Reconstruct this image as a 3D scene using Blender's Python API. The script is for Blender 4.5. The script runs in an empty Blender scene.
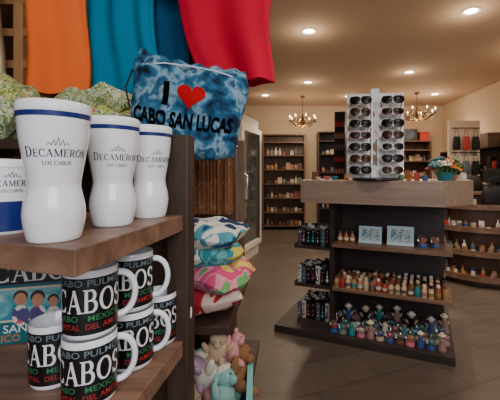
import bpy, bmesh, math, random
from mathutils import Matrix, Vector, Euler
random.seed(7)
R=random.random
def U(a,b): return a+(b-a)*R()
pi=math.pi
SC=bpy.context.scene.collection
KIDS={}
PROTOS=[]
LINK=[True]
# ---------------------------------------------------------------- materials
def lin(c):
    r=[]
    for x in c[:3]:
        x=x/255.0
        r.append(x/12.92 if x<=0.04045 else ((x+0.055)/1.055)**2.4)
    return (r[0],r[1],r[2],1.0)
def newmat(name):
    m=bpy.data.materials.new(name); m.use_nodes=True
    nt=m.node_tree; b=nt.nodes['Principled BSDF']
    return m,nt,b
def pm(name,col,rough=.5,metal=0,var=.12,scale=8,bump=0,trans=0,emit=0,coat=0,spec=.5):
    m,nt,b=newmat(name)
    c=lin(col)
    tc=nt.nodes.new('ShaderNodeTexCoord')
    n=nt.nodes.new('ShaderNodeTexNoise'); n.inputs['Scale'].default_value=scale; n.inputs['Detail'].default_value=4
    nt.links.new(tc.outputs['Object'],n.inputs['Vector'])
    mx=nt.nodes.new('ShaderNodeMix'); mx.data_type='RGBA'
    mx.inputs['A'].default_value=(c[0]*(1-var),c[1]*(1-var),c[2]*(1-var),1)
    mx.inputs['B'].default_value=(min(1,c[0]*(1+var)),min(1,c[1]*(1+var)),min(1,c[2]*(1+var)),1)
    nt.links.new(n.outputs['Fac'],mx.inputs['Factor'])
    nt.links.new(mx.outputs['Result'],b.inputs['Base Color'])
    b.inputs['Roughness'].default_value=rough; b.inputs['Metallic'].default_value=metal
    b.inputs['Specular IOR Level'].default_value=spec
    if trans: b.inputs['Transmission Weight'].default_value=trans
    if coat: b.inputs['Coat Weight'].default_value=coat
    if emit:
        b.inputs['Emission Color'].default_value=c; b.inputs['Emission Strength'].default_value=emit
    if bump:
        bp=nt.nodes.new('ShaderNodeBump'); bp.inputs['Strength'].default_value=bump
        nt.links.new(n.outputs['Fac'],bp.inputs['Height']); nt.links.new(bp.outputs['Normal'],b.inputs['Normal'])
    return m
def wood(name,c1,c2,rough=.45,stretch=(3,40,40),scale=1.0):
    m,nt,b=newmat(name)
    tc=nt.nodes.new('ShaderNodeTexCoord'); mp=nt.nodes.new('ShaderNodeMapping')
    mp.inputs['Scale'].default_value=stretch
    n=nt.nodes.new('ShaderNodeTexNoise'); n.inputs['Scale'].default_value=scale; n.inputs['Detail'].default_value=6; n.inputs['Roughness'].default_value=.65
    n.inputs['Distortion'].default_value=.4
    r=nt.nodes.new('ShaderNodeValToRGB'); r.color_ramp.elements[0].color=lin(c1); r.color_ramp.elements[1].color=lin(c2)
    r.color_ramp.elements[0].position=.32; r.color_ramp.elements[1].position=.7
    nt.links.new(tc.outputs['Object'],mp.inputs['Vector']); nt.links.new(mp.outputs['Vector'],n.inputs['Vector'])
    nt.links.new(n.outputs['Fac'],r.inputs['Fac']); nt.links.new(r.outputs['Color'],b.inputs['Base Color'])
    bp=nt.nodes.new('ShaderNodeBump'); bp.inputs['Strength'].default_value=.08
    nt.links.new(n.outputs['Fac'],bp.inputs['Height']); nt.links.new(bp.outputs['Normal'],b.inputs['Normal'])
    b.inputs['Roughness'].default_value=rough
    return m
def pattern(name,cols,scale=14,rough=.85,kind='vor',dist=0.0,lo=.34,hi=.66,bump=0,bscale=30,spec=.15,const=False):
    m,nt,b=newmat(name)
    tc=nt.nodes.new('ShaderNodeTexCoord')
    b.inputs['Specular IOR Level'].default_value=spec
    if kind=='vor':
        n=nt.nodes.new('ShaderNodeTexVoronoi'); n.inputs['Scale'].default_value=scale
        sp=nt.nodes.new('ShaderNodeSeparateColor'); nt.links.new(n.outputs['Color'],sp.inputs['Color']); out=sp.outputs[0]
        ns=nt.nodes.new('ShaderNodeTexNoise'); ns.inputs['Scale'].default_value=scale*1.5
        ad=nt.nodes.new('ShaderNodeMix'); ad.data_type='RGBA'; ad.blend_type='ADD'; ad.inputs['Factor'].default_value=.8/scale
        nt.links.new(tc.outputs['Object'],ns.inputs['Vector']); nt.links.new(tc.outputs['Object'],ad.inputs['A']); nt.links.new(ns.outputs['Color'],ad.inputs['B'])
        nt.links.new(ad.outputs['Result'],n.inputs['Vector'])
    else:
        n=nt.nodes.new('ShaderNodeTexNoise'); n.inputs['Scale'].default_value=scale; n.inputs['Detail'].default_value=5
        n.inputs['Distortion'].default_value=dist; out=n.outputs['Fac']
        nt.links.new(tc.outputs['Object'],n.inputs['Vector'])
        if const: n.inputs['Detail'].default_value=1.5
    r=nt.nodes.new('ShaderNodeValToRGB')
    cr=r.color_ramp
    k=len(cols)
    if kind=='vor': cr.interpolation='CONSTANT'; lo,hi=0,1
    if const: cr.interpolation='CONSTANT'
    while len(cr.elements)<k: cr.elements.new(.5)
    for i,c in enumerate(cols):
        cr.elements[i].position=lo+(hi-lo)*(i/k if kind=='vor' else i/(k-1)); 
    for i,c in enumerate(cols): cr.elements[i].color=lin(c)
    nt.links.new(out,r.inputs['Fac']); nt.links.new(r.outputs['Color'],b.inputs['Base Color'])
    b.inputs['Roughness'].default_value=rough
    if bump:
        bn_=nt.nodes.new('ShaderNodeTexNoise'); bn_.inputs['Scale'].default_value=bscale; bn_.inputs['Detail'].default_value=3; bn_.inputs['Distortion'].default_value=.8
        nt.links.new(tc.outputs['Object'],bn_.inputs['Vector'])
        bp=nt.nodes.new('ShaderNodeBump'); bp.inputs['Strength'].default_value=bump; bp.inputs['Distance'].default_value=.02
        nt.links.new(bn_.outputs['Fac'],bp.inputs['Height']); nt.links.new(bp.outputs['Normal'],b.inputs['Normal'])
    return m
# ---------------------------------------------------------------- geometry
def box(x0,x1,y0,y1,z0,z1):
    v=[(x0,y0,z0),(x1,y0,z0),(x1,y1,z0),(x0,y1,z0),(x0,y0,z1),(x1,y0,z1),(x1,y1,z1),(x0,y1,z1)]
    f=[(0,3,2,1),(4,5,6,7),(0,1,5,4),(1,2,6,5),(2,3,7,6),(3,0,4,7)]
    return (v,f)
def prism(poly,z0,z1):
    n=len(poly)
    v=[(x,y,z0) for x,y in poly]+[(x,y,z1) for x,y in poly]
    f=[tuple(reversed(range(n))),tuple(range(n,2*n))]+[(i,(i+1)%n,n+(i+1)%n,n+i) for i in range(n)]
    return (v,f)
def wallstrip(pts,th,z0,z1):
    n=len(pts); out=[]
    for i,(x,y) in enumerate(pts):
        a=Vector(pts[max(0,i-1)]); b=Vector(pts[min(n-1,i+1)]); t=(b-a).normalized(); out.append((x+t.y*th,y-t.x*th))
    v=[(x,y,z0) for x,y in pts]+[(x,y,z0) for x,y in out]+[(x,y,z1) for x,y in pts]+[(x,y,z1) for x,y in out]
    f=[]
    for i in range(n-1):
        f+=[(i,i+1,2*n+i+1,2*n+i),(n+i+1,n+i,3*n+i,3*n+i+1),(2*n+i,2*n+i+1,3*n+i+1,3*n+i),(i+1,i,n+i,n+i+1)]
    f+=[(0,2*n,3*n,n),(n-1,2*n-1,4*n-1,3*n-1)]
    return (v,f)
def loft(rings,seg=28,fold=0,nf=7,ph=0,pw=2.0,hem=0):
    v=[];f=[]
    h2=max(2,nf//2)
    for k,(cx,cy,z,rx,ry) in enumerate(rings):
        for i in range(seg):
            a=2*pi*i/seg
            s=1+fold*(.7*math.sin(nf*a+ph+k*.15)+.6*math.sin(h2*a+2*ph-k*.12))
            c0,s0=math.cos(a),math.sin(a)
            ex=2.0/pw
            x=math.copysign(abs(c0)**ex,c0); y=math.copysign(abs(s0)**ex,s0)
            v.append((cx+rx*x,cy+ry*y*s+(fold*ry*1.2*math.sin(2.3*x+ph+k*.08) if fold else 0),z+(hem*(math.sin(2*x+ph)+.4*math.sin(9*x+ph)) if k<3 else 0)))
    n=len(rings)
    for k in range(n-1):
        for i in range(seg):
            j=(i+1)%seg
            f.append((k*seg+i,k*seg+j,(k+1)*seg+j,(k+1)*seg+i))
    f.append(tuple(reversed(range(seg)))); f.append(tuple(range((n-1)*seg,n*seg)))
    return (v,f)
def lathe(prof,seg=32):
    v=[];f=[];idx=[]
    for r,z in prof:
        if r<1e-6: idx.append([len(v)]); v.append((0,0,z))
        else:
            s=len(v); idx.append(list(range(s,s+seg)))
            for i in range(seg):
                a=2*pi*i/seg; v.append((r*math.cos(a),r*math.sin(a),z))
    for a,b in zip(idx[:-1],idx[1:]):
        for i in range(seg):
            j=(i+1)%seg
            if len(a)==1 and len(b)==1: continue
            if len(a)==1: f.append((a[0],b[j],b[i]))
            elif len(b)==1: f.append((a[i],a[j],b[0]))
            else: f.append((a[i],a[j],b[j],b[i]))
    return (v,f)
def sph(r,seg=16,n=10,sz=1.0):
    return lathe([(r*math.sin(pi*i/n) if 0<i<n else 0,-r*sz*math.cos(pi*i/n)) for i in range(n+1)],seg)
def tube(pts,r,seg=8,closed=False):
    pts=[Vector(p) for p in pts]; n=len(pts); v=[];f=[]
    rr=r if isinstance(r,(list,tuple)) else [r]*n
    ref=None
    for i in range(n):
        if closed: t=pts[(i+1)%n]-pts[i-1]
        else: t=pts[min(i+1,n-1)]-pts[max(i-1,0)]
        t.normalize()
        if ref is None:
            ref=Vector((0,0,1)) if abs(t.z)<.9 else Vector((1,0,0))
        a=ref-t*ref.dot(t)
        if a.length<1e-5: a=t.orthogonal()
        a.normalize(); ref=a; b=t.cross(a)
        for k in range(seg):
            an=2*pi*k/seg
            p=pts[i]+(a*math.cos(an)+b*math.sin(an))*rr[i]; v.append(tuple(p))
    m=n if closed else n-1
    for i in range(m):
        i2=(i+1)%n
        for k in range(seg):
            k2=(k+1)%seg
            f.append((i*seg+k,i*seg+k2,i2*seg+k2,i2*seg+k))
    if not closed:
        f.append(tuple(reversed(range(seg)))); f.append(tuple(range((n-1)*seg,n*seg)))
    return (v,f)
def xf(g,loc=(0,0,0),rot=(0,0,0),sc=(1,1,1)):
    M=Matrix.Translation(loc)@Euler(rot).to_matrix().to_4x4()@Matrix.Diagonal((sc[0],sc[1],sc[2],1))
    return ([tuple(M@Vector(p)) for p in g[0]],g[1])
def mg(*gs):
    v=[];f=[]
    for g in gs:
        o=len(v); v+=list(g[0]); f+=[tuple(i+o for i in q) for q in g[1]]
    return (v,f)
def pillow(w,d,h,n=22,e=2.6,wr=.0,ph=0,sq=.30):
    v=[];f=[]
    for side in (1,-1):
        for i in range(n+1):
            for j in range(n+1):
                a=-1+2*i/n; b=-1+2*j/n
                ax=a*math.sqrt(1-sq*b*b); by=b*math.sqrt(1-sq*a*a)
                t=max(0,(1-abs(a)**e))**.5*max(0,(1-abs(b)**e))**.5
                edge=wr*.5*math.sin(3*a+ph)*math.cos(2*b+ph)
                z=h/2+side*h/2*t*(1+wr*math.sin(5*a+4*b+ph)+wr*.6*math.sin(11*b-7*a+ph*2))+h*edge*(1-t)+h*.18*math.sin(2.2*a+ph)*abs(a)
                v.append((ax*w/2*(1+wr*.4*math.sin(4*b+ph)),by*d/2,z))
    s=(n+1)*(n+1)
    for k,o in ((0,0),(1,s)):
        for i in range(n):
            for j in range(n):
                q=(o+i*(n+1)+j,o+(i+1)*(n+1)+j,o+(i+1)*(n+1)+j+1,o+i*(n+1)+j+1)
                f.append(q if k==0 else tuple(reversed(q)))
    return (v,f)
def mk(name,g,mat,parent=None,loc=(0,0,0),rot=(0,0,0),smooth=False,bevel=0,label=None,cat=None,group=None,kind=None,weld=False):
    me=bpy.data.meshes.new(name); me.from_pydata([tuple(p) for p in g[0]],[],[tuple(q) for q in g[1]])
    if weld:
        bm=bmesh.new(); bm.from_mesh(me); bmesh.ops.remove_doubles(bm,verts=bm.verts,dist=1e-5); bm.to_mesh(me); bm.free()
    me.update(); me.materials.append(mat)
    if smooth:
        me.polygons.foreach_set('use_smooth',[True]*len(me.polygons))
        try: me.set_sharp_from_angle(angle=math.radians(42))
        except Exception: pass
    o=bpy.data.objects.new(name,me)
    if LINK[0]: SC.objects.link(o)
    else: PROTOS.append(o)
    o.location=loc; o.rotation_euler=rot
    if bevel:
        b=o.modifiers.new('b','BEVEL'); b.width=bevel; b.segments=2; b.limit_method='ANGLE'
    if parent:
        o.parent=parent; KIDS.setdefault(parent.name,[]).append(o)
    if label: o['label']=label
    if cat: o['category']=cat
    if group: o['group']=group
    if kind: o['kind']=kind
    return o
def top(name,label,cat,loc=(0,0,0),rz=0,group=None):
    o=bpy.data.objects.new(name,None); o.empty_display_size=.05
    if LINK[0]: SC.objects.link(o)
    else: PROTOS.append(o)
    o.location=loc; o.rotation_euler=(0,0,rz)
    o['label']=label; o['category']=cat
    if group: o['group']=group
    return o
def clone(src,loc=None,rot=None,scale=None,label=None,group=None,mat=None,parent=None,partmat=None):
    o=src.copy(); SC.objects.link(o)
    if loc is not None: o.location=loc
    if rot is not None: o.rotation_euler=rot if isinstance(rot,(tuple,list)) else (0,0,rot)
    if scale is not None: o.scale=scale if isinstance(scale,(tuple,list)) else (scale,)*3
    if label: o['label']=label
    if group: o['group']=group
    if parent: o.parent=parent
    if partmat:
        for k,mm in partmat.items():
            if o.type=='MESH' and src.name.split('.')[0]==k: mat=mm
    if mat is not None and o.type=='MESH':
        o.material_slots[0].link='OBJECT'; o.material_slots[0].material=mat
    for c in KIDS.get(src.name,[]):
        n=clone(c,parent=o,partmat=partmat); KIDS.setdefault(o.name,[]).append(n)
    return o
def text_geo(s,size,bold=.0,step=None,ext=0,spacing=1.0):
    cu=bpy.data.curves.new('t','FONT'); cu.body=s; cu.size=size; cu.align_x='CENTER'; cu.align_y='CENTER'
    cu.offset=bold*size; cu.resolution_u=3; cu.space_character=spacing; cu.extrude=ext
    ob=bpy.data.objects.new('t',cu); SC.objects.link(ob)
    bpy.context.view_layer.update()
    me=bpy.data.meshes.new_from_object(ob.evaluated_get(bpy.context.evaluated_depsgraph_get()))
    bpy.data.objects.remove(ob)
    bm=bmesh.new(); bm.from_mesh(me)
    if step:
        for ax in (0,1):
            lo=min(v.co[ax] for v in bm.verts); hi=max(v.co[ax] for v in bm.verts)
            x=lo+step
            while x<hi:
                no=[0,0,0]; no[ax]=1; co=[0,0,0]; co[ax]=x
                bmesh.ops.bisect_plane(bm,geom=bm.verts[:]+bm.edges[:]+bm.faces[:],plane_co=co,plane_no=no)
                x+=step
    bm.verts.index_update()
    v=[(p.co.x,-p.co.z,p.co.y) for p in bm.verts]; f=[tuple(q.index for q in fa.verts) for fa in bm.faces]
    bm.free(); bpy.data.meshes.remove(me)
    return (v,f)
def width(g): 
    xs=[p[0] for p in g[0]]; return min(xs),max(xs)
def qd(x0,y0,x1,y1,w):
    d=Vector((x1-x0,y1-y0)); n_=Vector((-d.y,d.x)).normalized()*w/2
    return [(x0-n_.x,y0-n_.y),(x1-n_.x,y1-n_.y),(x1+n_.x,y1+n_.y),(x0+n_.x,y0+n_.y)]
def serif(ch):
    T_,t_,sf=.17,.07,.05
    Q=[];w=.7
    def vs(x,y0,y1,w_=T_): Q.append([(x-w_/2,y0),(x+w_/2,y0),(x+w_/2,y1),(x-w_/2,y1)])
    def hs(x0,x1,y,h=t_): Q.append([(x0,y-h/2),(x1,y-h/2),(x1,y+h/2),(x0,y+h/2)])
    def ser(x,y,ww=.30): hs(x-ww/2,x+ww/2,y+(sf/2 if y<.5 else -sf/2),sf)
    def arc(cx,cy,rx,ry,a0,a1,n=14,hv=T_,lt=t_):
        for i in range(n):
            A=math.radians(a0+(a1-a0)*i/n);B=math.radians(a0+(a1-a0)*(i+1)/n)
            def pp(a):
                wd=lt+(hv-lt)*abs(math.cos(a))
                return (cx+(rx-wd/2)*math.cos(a),cy+(ry-wd/2)*math.sin(a)),(cx+(rx+wd/2)*math.cos(a),cy+(ry+wd/2)*math.sin(a))
            (p1,p2),(p3,p4)=pp(A),pp(B); Q.append([p1,p2,p4,p3])
    if ch=='D': vs(.15,0,1);ser(.13,0);ser(.13,1);hs(.15,.40,.035);hs(.15,.40,.965);arc(.36,.5,.36,.465,-90,90);w=.86
    elif ch=='E': vs(.15,0,1);ser(.13,0);ser(.13,1);hs(.15,.62,.035);hs(.15,.60,.965);hs(.15,.48,.5);vs(.60,0,.25,.06);vs(.58,.75,1,.06);vs(.48,.38,.62,.05);w=.72
    elif ch=='C': arc(.44,.5,.36,.465,45,315);vs(.70,.68,.98,.06);vs(.70,.04,.28,.05);w=.82
    elif ch=='A': Q.append(qd(.10,0,.42,1,.07));Q.append(qd(.40,1,.72,0,T_));hs(.22,.6,.34);ser(.10,0,.24);ser(.74,0,.30);w=.88
    elif ch=='M': vs(.13,0,1,.07);vs(.89,0,1,T_);Q.append(qd(.15,1,.51,.05,T_));Q.append(qd(.51,.05,.86,1,.07));ser(.13,0,.26);ser(.90,0,.30);ser(.12,1,.2);ser(.92,1,.22);w=1.08
    elif ch=='R': vs(.15,0,1);ser(.13,0);ser(.13,1);hs(.15,.40,.965);hs(.15,.40,.49);arc(.38,.73,.22,.235,-90,90);Q.append(qd(.38,.48,.68,.02,T_*.9));ser(.74,0,.18);w=.80
    elif ch=='O': arc(.44,.5,.36,.465,0,360,26);w=.88
    elif ch=='N': vs(.14,0,1,.07);vs(.74,0,1,.07);Q.append(qd(.16,1,.72,.05,T_));ser(.14,0,.26);ser(.10,1,.22);ser(.74,1,.26);w=.88
    elif ch=='B': vs(.15,0,1);ser(.13,0);ser(.13,1);hs(.15,.40,.965);hs(.15,.42,.52);hs(.15,.42,.035);arc(.38,.745,.19,.22,-90,90);arc(.40,.28,.24,.245,-90,90);w=.78
    elif ch=='S': arc(.34,.735,.20,.23,20,270);arc(.34,.27,.22,.235,-160,90);vs(.57,.72,.97,.05);vs(.10,.03,.27,.05);w=.70
    elif ch=='L': vs(.15,0,1);ser(.13,0);ser(.13,1);hs(.15,.60,.035);vs(.60,0,.26,.06);w=.68
    elif ch==' ': w=.35
    return Q,w
def serif_text(s,h,sx=1.0,step=.003,caps=None):
    v=[];f=[];x=0
    for i,ch in enumerate(s):
        k=(caps[i] if caps else 1.0)
        Q,w=serif(ch)
        for q in Q:
            P=[(x+px*h*k*sx,py*h*k) for px,py in q]
            o=len(v)
            L=max(abs(P[0][0]-P[1][0]),abs(P[0][0]-P[2][0])); n=max(1,int(L/step))
            for j in range(n+1):
                t=j/n
                a=(P[0][0]+(P[1][0]-P[0][0])*t,P[0][1]+(P[1][1]-P[0][1])*t); b=(P[3][0]+(P[2][0]-P[3][0])*t,P[3][1]+(P[2][1]-P[3][1])*t)
                v.append((a[0],0,a[1])); v.append((b[0],0,b[1]))
            for j in range(n): f.append((o+2*j,o+2*j+2,o+2*j+3,o+2*j+1))
        x+=(w+.04)*h*k*sx
    return ([(p[0]-x/2,p[1],p[2]-h/2) for p in v],f)
def bend(g,rf,z0=0,s0=0,off=.0004):
    out=[]
    for x,y,z in g[0]:
        r=rf(z+z0); rr=rf(z0)
        a=(x+s0)/rr-pi/2
        out.append(((r+off)*math.cos(a),(r+off)*math.sin(a),z+z0))
    return (out,g[1])
def interp(prof):
    def f(z):
        for (r0,z0),(r1,z1) in zip(prof[:-1],prof[1:]):
            if z0<=z<=z1 and z1>z0: return r0+(r1-r0)*(z-z0)/(z1-z0)
        return prof[-1][0]
    return f
def smoothprof(pts,sub=4):
    out=[]
    n=len(pts)
    for i in range(n-1):
        p0=pts[max(0,i-1)];p1=pts[i];p2=pts[i+1];p3=pts[min(n-1,i+2)]
        for k in range(sub):
            t=k/sub
            q=[]
            for a in range(2):
                q.append(.5*((2*p1[a])+(-p0[a]+p2[a])*t+(2*p0[a]-5*p1[a]+4*p2[a]-p3[a])*t*t+(-p0[a]+3*p1[a]-3*p2[a]+p3[a])*t**3))
            out.append(tuple(q))
    out.append(pts[-1]); return out
# ---------------------------------------------------------------- material library
Mwood_shelf=wood('shelf_wood',(94,67,52),(146,112,90),.42,(4,30,30))
Mwood_dark=wood('dark_wood',(46,32,26),(76,54,43),.5,(20,20,3))
Mwood_mid=wood('brown_wood',(80,55,40),(114,82,60),.5,(20,20,3))
Mwood_kiosk=wood('kiosk_wood',(38,30,27),(64,51,46),.5,(3,30,30))
Mcounter=wood('counter_laminate',(134,112,98),(160,138,122),.45,(2,30,30))
Mwood_tan=wood('tan_wood',(150,104,66),(196,146,98),.5,(20,20,2))
Mwhite=pm('white_ceramic',(240,240,244),.18,var=.02,coat=.4)
Mwhitep=pm('white_plastic',(238,238,242),.35,var=.02)
Mnavy=pm('navy_glaze',(22,42,110),.25,var=.05)
Mblack=pm('black_print',(16,15,17),.35,var=.05)
Mblackp=pm('black_plastic',(22,21,22),.35,var=.1,spec=.3)
Mprintw=pm('white_print',(230,230,230),.5,var=.02)
Mprintg=pm('green_print',(44,120,74),.5,var=.02)
Mprintr=pm('red_print',(165,44,44),.5,var=.02)
Mprintb=pm('teal_grey_print',(110,128,138),.5,var=.02)
Mgrey=pm('grey_print',(44,48,64),.5,var=.02)
Mchrome=pm('chrome',(200,200,200),.2,1,var=.03)
Mbrass=pm('aged_brass',(120,84,44),.35,.9,var=.2)
Mglass=pm('clear_glass',(235,240,240),.03,trans=.95,var=0)
Mlens=pm('smoked_lens',(16,14,16),.28,var=.05,spec=.22)
Mlensb=pm('brown_lens',(58,30,18),.28,var=.1,spec=.22)
Mtort=pattern('tortoise_frame',[(30,16,10),(90,50,22),(50,26,14)],40,.25,spec=.5)
Mwframe=pm('white_frame',(225,222,218),.3)
Mrframe=pm('red_frame',(120,26,30),.3)
Morange=pm('orange_cotton',(242,110,48),.9,var=.10,scale=9,spec=.1,bump=.15)
Mteal=pm('teal_cotton',(0,122,155),.9,var=.10,scale=9,spec=.1,bump=.15)
Mblue=pm('deep_blue_cotton',(10,66,104),.9,var=.10,scale=9,spec=.1,bump=.15)
Mred=pm('crimson_cotton',(196,20,52),.9,var=.12,scale=9,spec=.1,bump=.15)
Mcream=pm('cream_cotton',(225,205,165),.9,var=.08,scale=9,spec=.1,bump=.15)
Mbulb=pm('warm_bulb',(255,215,160),.4,emit=12)
Mlamp=pm('downlight_lens',(255,240,215),.4,emit=20)
Mtrimw=pm('lamp_trim',(235,220,200),.4)
Mtie=pattern('tie_dye_blue',[(20,34,54),(34,72,102),(52,104,138),(132,166,184),(34,76,110),(60,112,146)],20,.95,'noise',.4,.34,.70,bump=.9,bscale=16)
Mgreenpat=pattern('green_cream_print',[(150,160,110),(215,218,190),(120,150,80),(225,225,205),(90,130,80)],34,.9,'noise',1.2,const=True)
Mflor=pattern('floral_print',[(200,195,110),(110,140,60),(210,205,150),(60,120,110),(220,120,90)],38,.9,'noise',1.5,const=True)
Mplush=[pm('pale_teal_plush',(124,166,160),1,var=.1,scale=60,bump=.5,spec=.1),pm('dusty_pink_plush',(190,132,134),1,var=.1,scale=60,bump=.5,spec=.1),
  pm('white_plush',(206,194,180),1,var=.1,scale=60,bump=.5,spec=.1),pm('brown_plush',(130,92,64),1,var=.15,scale=60,bump=.5,spec=.1),
  pm('beige_plush',(184,158,128),1,var=.15,scale=60,bump=.5,spec=.1),pm('lilac_plush',(160,138,160),1,var=.1,scale=60,bump=.5,spec=.1)]
Mpp=[pattern('pillow_white_teal_print',[(40,60,95),(220,214,206),(220,214,206),(80,150,160),(40,70,110)],13,.95,'noise',1.0,bump=.4,bscale=14,const=True),
  pattern('pillow_pink_print',[(215,195,90),(204,76,118),(204,76,118),(220,140,160),(110,160,100)],13,.95,'noise',1.0,bump=.4,bscale=14,const=True),
  pattern('pillow_red_print',[(160,36,50),(176,44,54),(214,186,174),(170,40,50)],12,.95,'noise',1.0,bump=.4,bscale=14,const=True),
  pattern('pillow_teal_print',[(220,214,206),(52,130,140),(104,168,168),(52,130,140),(205,185,84)],13,.95,'noise',1.0,bump=.4,bscale=14,const=True)]
Mbrownpat=pattern('brown_striped_cloth',[(80,48,36),(150,100,66),(105,62,44),(180,140,98)],40,.95,'noise',3)
def solid(n,c,r=.45): return pm(n,c,r,var=.08)
PRC=[solid('box_red',(170,48,40)),solid('box_teal',(40,130,140)),solid('box_cream',(215,200,170)),solid('box_orange',(205,120,50)),
 solid('box_blue',(50,80,140)),solid('box_green',(80,125,70)),solid('box_pink',(205,110,130)),solid('box_brown',(110,72,48)),solid('box_white',(220,218,212))]
PRM=[solid('muted_rust',(132,78,58)),solid('muted_sage',(112,122,108)),solid('muted_cream',(186,168,140)),solid('muted_ochre',(156,114,72)),
 solid('muted_slate',(88,92,104)),solid('muted_rose',(156,118,112)),solid('muted_brown',(100,72,52)),solid('muted_white',(196,190,180)),solid('muted_tan',(150,122,94))]
# ---------------------------------------------------------------- room
def plaster(name,c): return pm(name,c,.85,var=.03,scale=2.2,bump=.03)
Mwall=plaster('cream_plaster',(216,193,166)); Mceil=plaster('ceiling_plaster',(206,176,148))
m,nt,b=newmat('floor_tiles'); Mfloor=m
tc=nt.nodes.new('ShaderNodeTexCoord'); mp=nt.nodes.new('ShaderNodeMapping'); mp.inputs['Rotation'].default_value=(0,0,math.radians(-22))
br=nt.nodes.new('ShaderNodeTexBrick'); br.inputs['Scale'].default_value=1.0; br.inputs['Brick Width'].default_value=.9; br.inputs['Row Height'].default_value=.3
br.inputs['Mortar Size'].default_value=.003; br.inputs['Color1'].default_value=lin((110,96,84)); br.inputs['Color2'].default_value=lin((97,84,74)); br.inputs['Mortar'].default_value=lin((62,53,47))
no=nt.nodes.new('ShaderNodeTexNoise'); no.inputs['Scale'].default_value=2.5; no.inputs['Detail'].default_value=6
mp2=nt.nodes.new('ShaderNodeMapping'); mp2.inputs['Scale'].default_value=(1.5,7,1); mp2.inputs['Rotation'].default_value=(0,0,math.radians(-22))
mx=nt.nodes.new('ShaderNodeMix'); mx.data_type='RGBA'; mx.blend_type='MULTIPLY'; mx.inputs['Factor'].default_value=.5
nt.links.new(tc.outputs['Object'],mp.inputs['Vector']); nt.links.new(mp.outputs['Vector'],br.inputs['Vector'])
nt.links.new(tc.outputs['Object'],mp2.inputs['Vector']); nt.links.new(mp2.outputs['Vector'],no.inputs['Vector'])
nt.links.new(br.outputs['Color'],mx.inputs['A']); nt.links.new(no.outputs['Fac'],mx.inputs['B']); nt.links.new(mx.outputs['Result'],b.inputs['Base Color'])
b.inputs['Roughness'].default_value=.34
mk('floor',box(-1.35,3.75,-1.5,8.1,-.1,0),Mfloor,kind='structure')
mk('ceiling',box(-1.35,3.75,-1.5,8.1,2.86,2.96),Mceil,kind='structure')
mk('wall_left',box(-1.35,-1.25,-1.5,8.0,0,2.86),Mwood_mid,kind='structure')
mk('wall_right',box(3.6,3.7,-1.5,8.0,0,2.86),Mwall,kind='structure')
mk('wall_back',box(-1.35,3.7,8.0,8.1,0,2.86),Mwall,kind='structure')
mk('baseboard_back',box(-1.25,3.6,7.985,8.0,0,.1),Mwood_dark,kind='structure')
mk('baseboard_right',box(3.585,3.6,-1.5,7.98,0,.1),Mwood_dark,kind='structure')
# ---------------------------------------------------------------- near display rack
rk=top('display_rack','tall dark-stained wooden display rack with brown shelves','shelf',(0,0,0))
def shelfpoly(z0,z1,near):
    d=near
    p1=(-.229+.085*d,.362+.996*d)
    return prism([p1,(-.206,.655),(-.86,.80),(-.86,p1[1]+.20)],z0,z1)
mk('shelf',shelfpoly(1.187,1.217,0),Mwood_shelf,rk,bevel=.0015)
mk('shelf',shelfpoly(.945,.975,-.10),Mwood_shelf,rk,bevel=.0015)
mk('shelf',shelfpoly(.55,.58,-.10),Mwood_shelf,rk,bevel=.0015)
mk('post',xf(box(-.021,.021,-.018,.018,0,1.372),(-.216,.674,0),(0,0,-.1)),Mwood_dark,rk,bevel=.002)
mk('post',box(-.90,-.86,.76,.82,0,2.2),Mwood_dark,rk,bevel=.002)
mk('back_panel',xf(box(-.64,0,-.008,.008,.3,1.187),(-.238,.705,0),(0,0,-.2)),Mwood_dark,rk)
# ---------------------------------------------------------------- tumblers
def logo(rf,z,k=1.0):
    g=serif_text('DECAMERON',.0082*k,.92,.002,[1.3]+[1]*8)
    g2=serif_text('LOS CABOS',.0042*k,.9,.002)
    hill=([],[])
    for q in range(5):
        xx=(-.008+q*.004)*k
        h=[.003,.006,.0085,.006,.003][q]*k
        hill=mg(hill,([(xx-.0022,0,0),(xx-.0014,0,0),(xx+.0012,0,h),(xx+.0006,0,h)],[(0,1,2,3)]),([(xx+.0006,0,h),(xx+.0012,0,h),(xx+.0026,0,0),(xx+.0018,0,0)],[(0,1,2,3)]))
    return mg(bend(g,rf,z),bend(g2,rf,z-.0105*k),bend(hill,rf,z+.0080*k))
LINK[0]=False
tp=smoothprof([(.0255,0.0),(.0285,.004),(.0325,.026),(.0322,.042),(.0284,.061),(.0280,.071),(.0322,.098),(.0360,.122),(.0380,.147)],5)
tum=top('tumbler','glossy white travel tumbler with navy rim band and dark resort logo','tumbler')
mk('body',lathe([(0,0)]+tp+[(.0380,.1475),(0,.1475)],48),Mwhite,tum,smooth=True)
mk('rim_band',lathe([(.0377,.1468),(.0387,.1474),(.0391,.1525),(.0382,.1532),(0,.1532)],48),Mnavy,tum,smooth=True)
mk('lid',lathe([(0,.1525),(.0390,.1532),(.0397,.156),(.0391,.1640),(.0368,.1665),(.034,.1655),(.0325,.1635),(0,.1630)],48),Mwhitep,tum,smooth=True)
mk('logo_lettering',logo(interp(tp),.105,1.10),Mgrey,tum)
LINK[0]=True
clone(tum,(-.289,.418,1.217),math.radians(39))
clone(tum,(-.2785,.535,1.217),math.radians(38),label='glossy white travel tumbler, second in the row, logo turned slightly away')
clone(tum,(-.260,.630,1.217),math.radians(44),label='glossy white travel tumbler beside the rack post')
cup=top('travel_cup','short white cup with resort logo and dark blue lower half','cup',(-.40,.478,1.217),.85)
cpf=[(.034,0),(.037,.004),(.040,.035),(.041,.09)]
mk('body',lathe([(0,0)]+cpf+[(.039,.09),(.037,.01),(0,.01)],40),Mwhite,cup,smooth=True)
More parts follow.
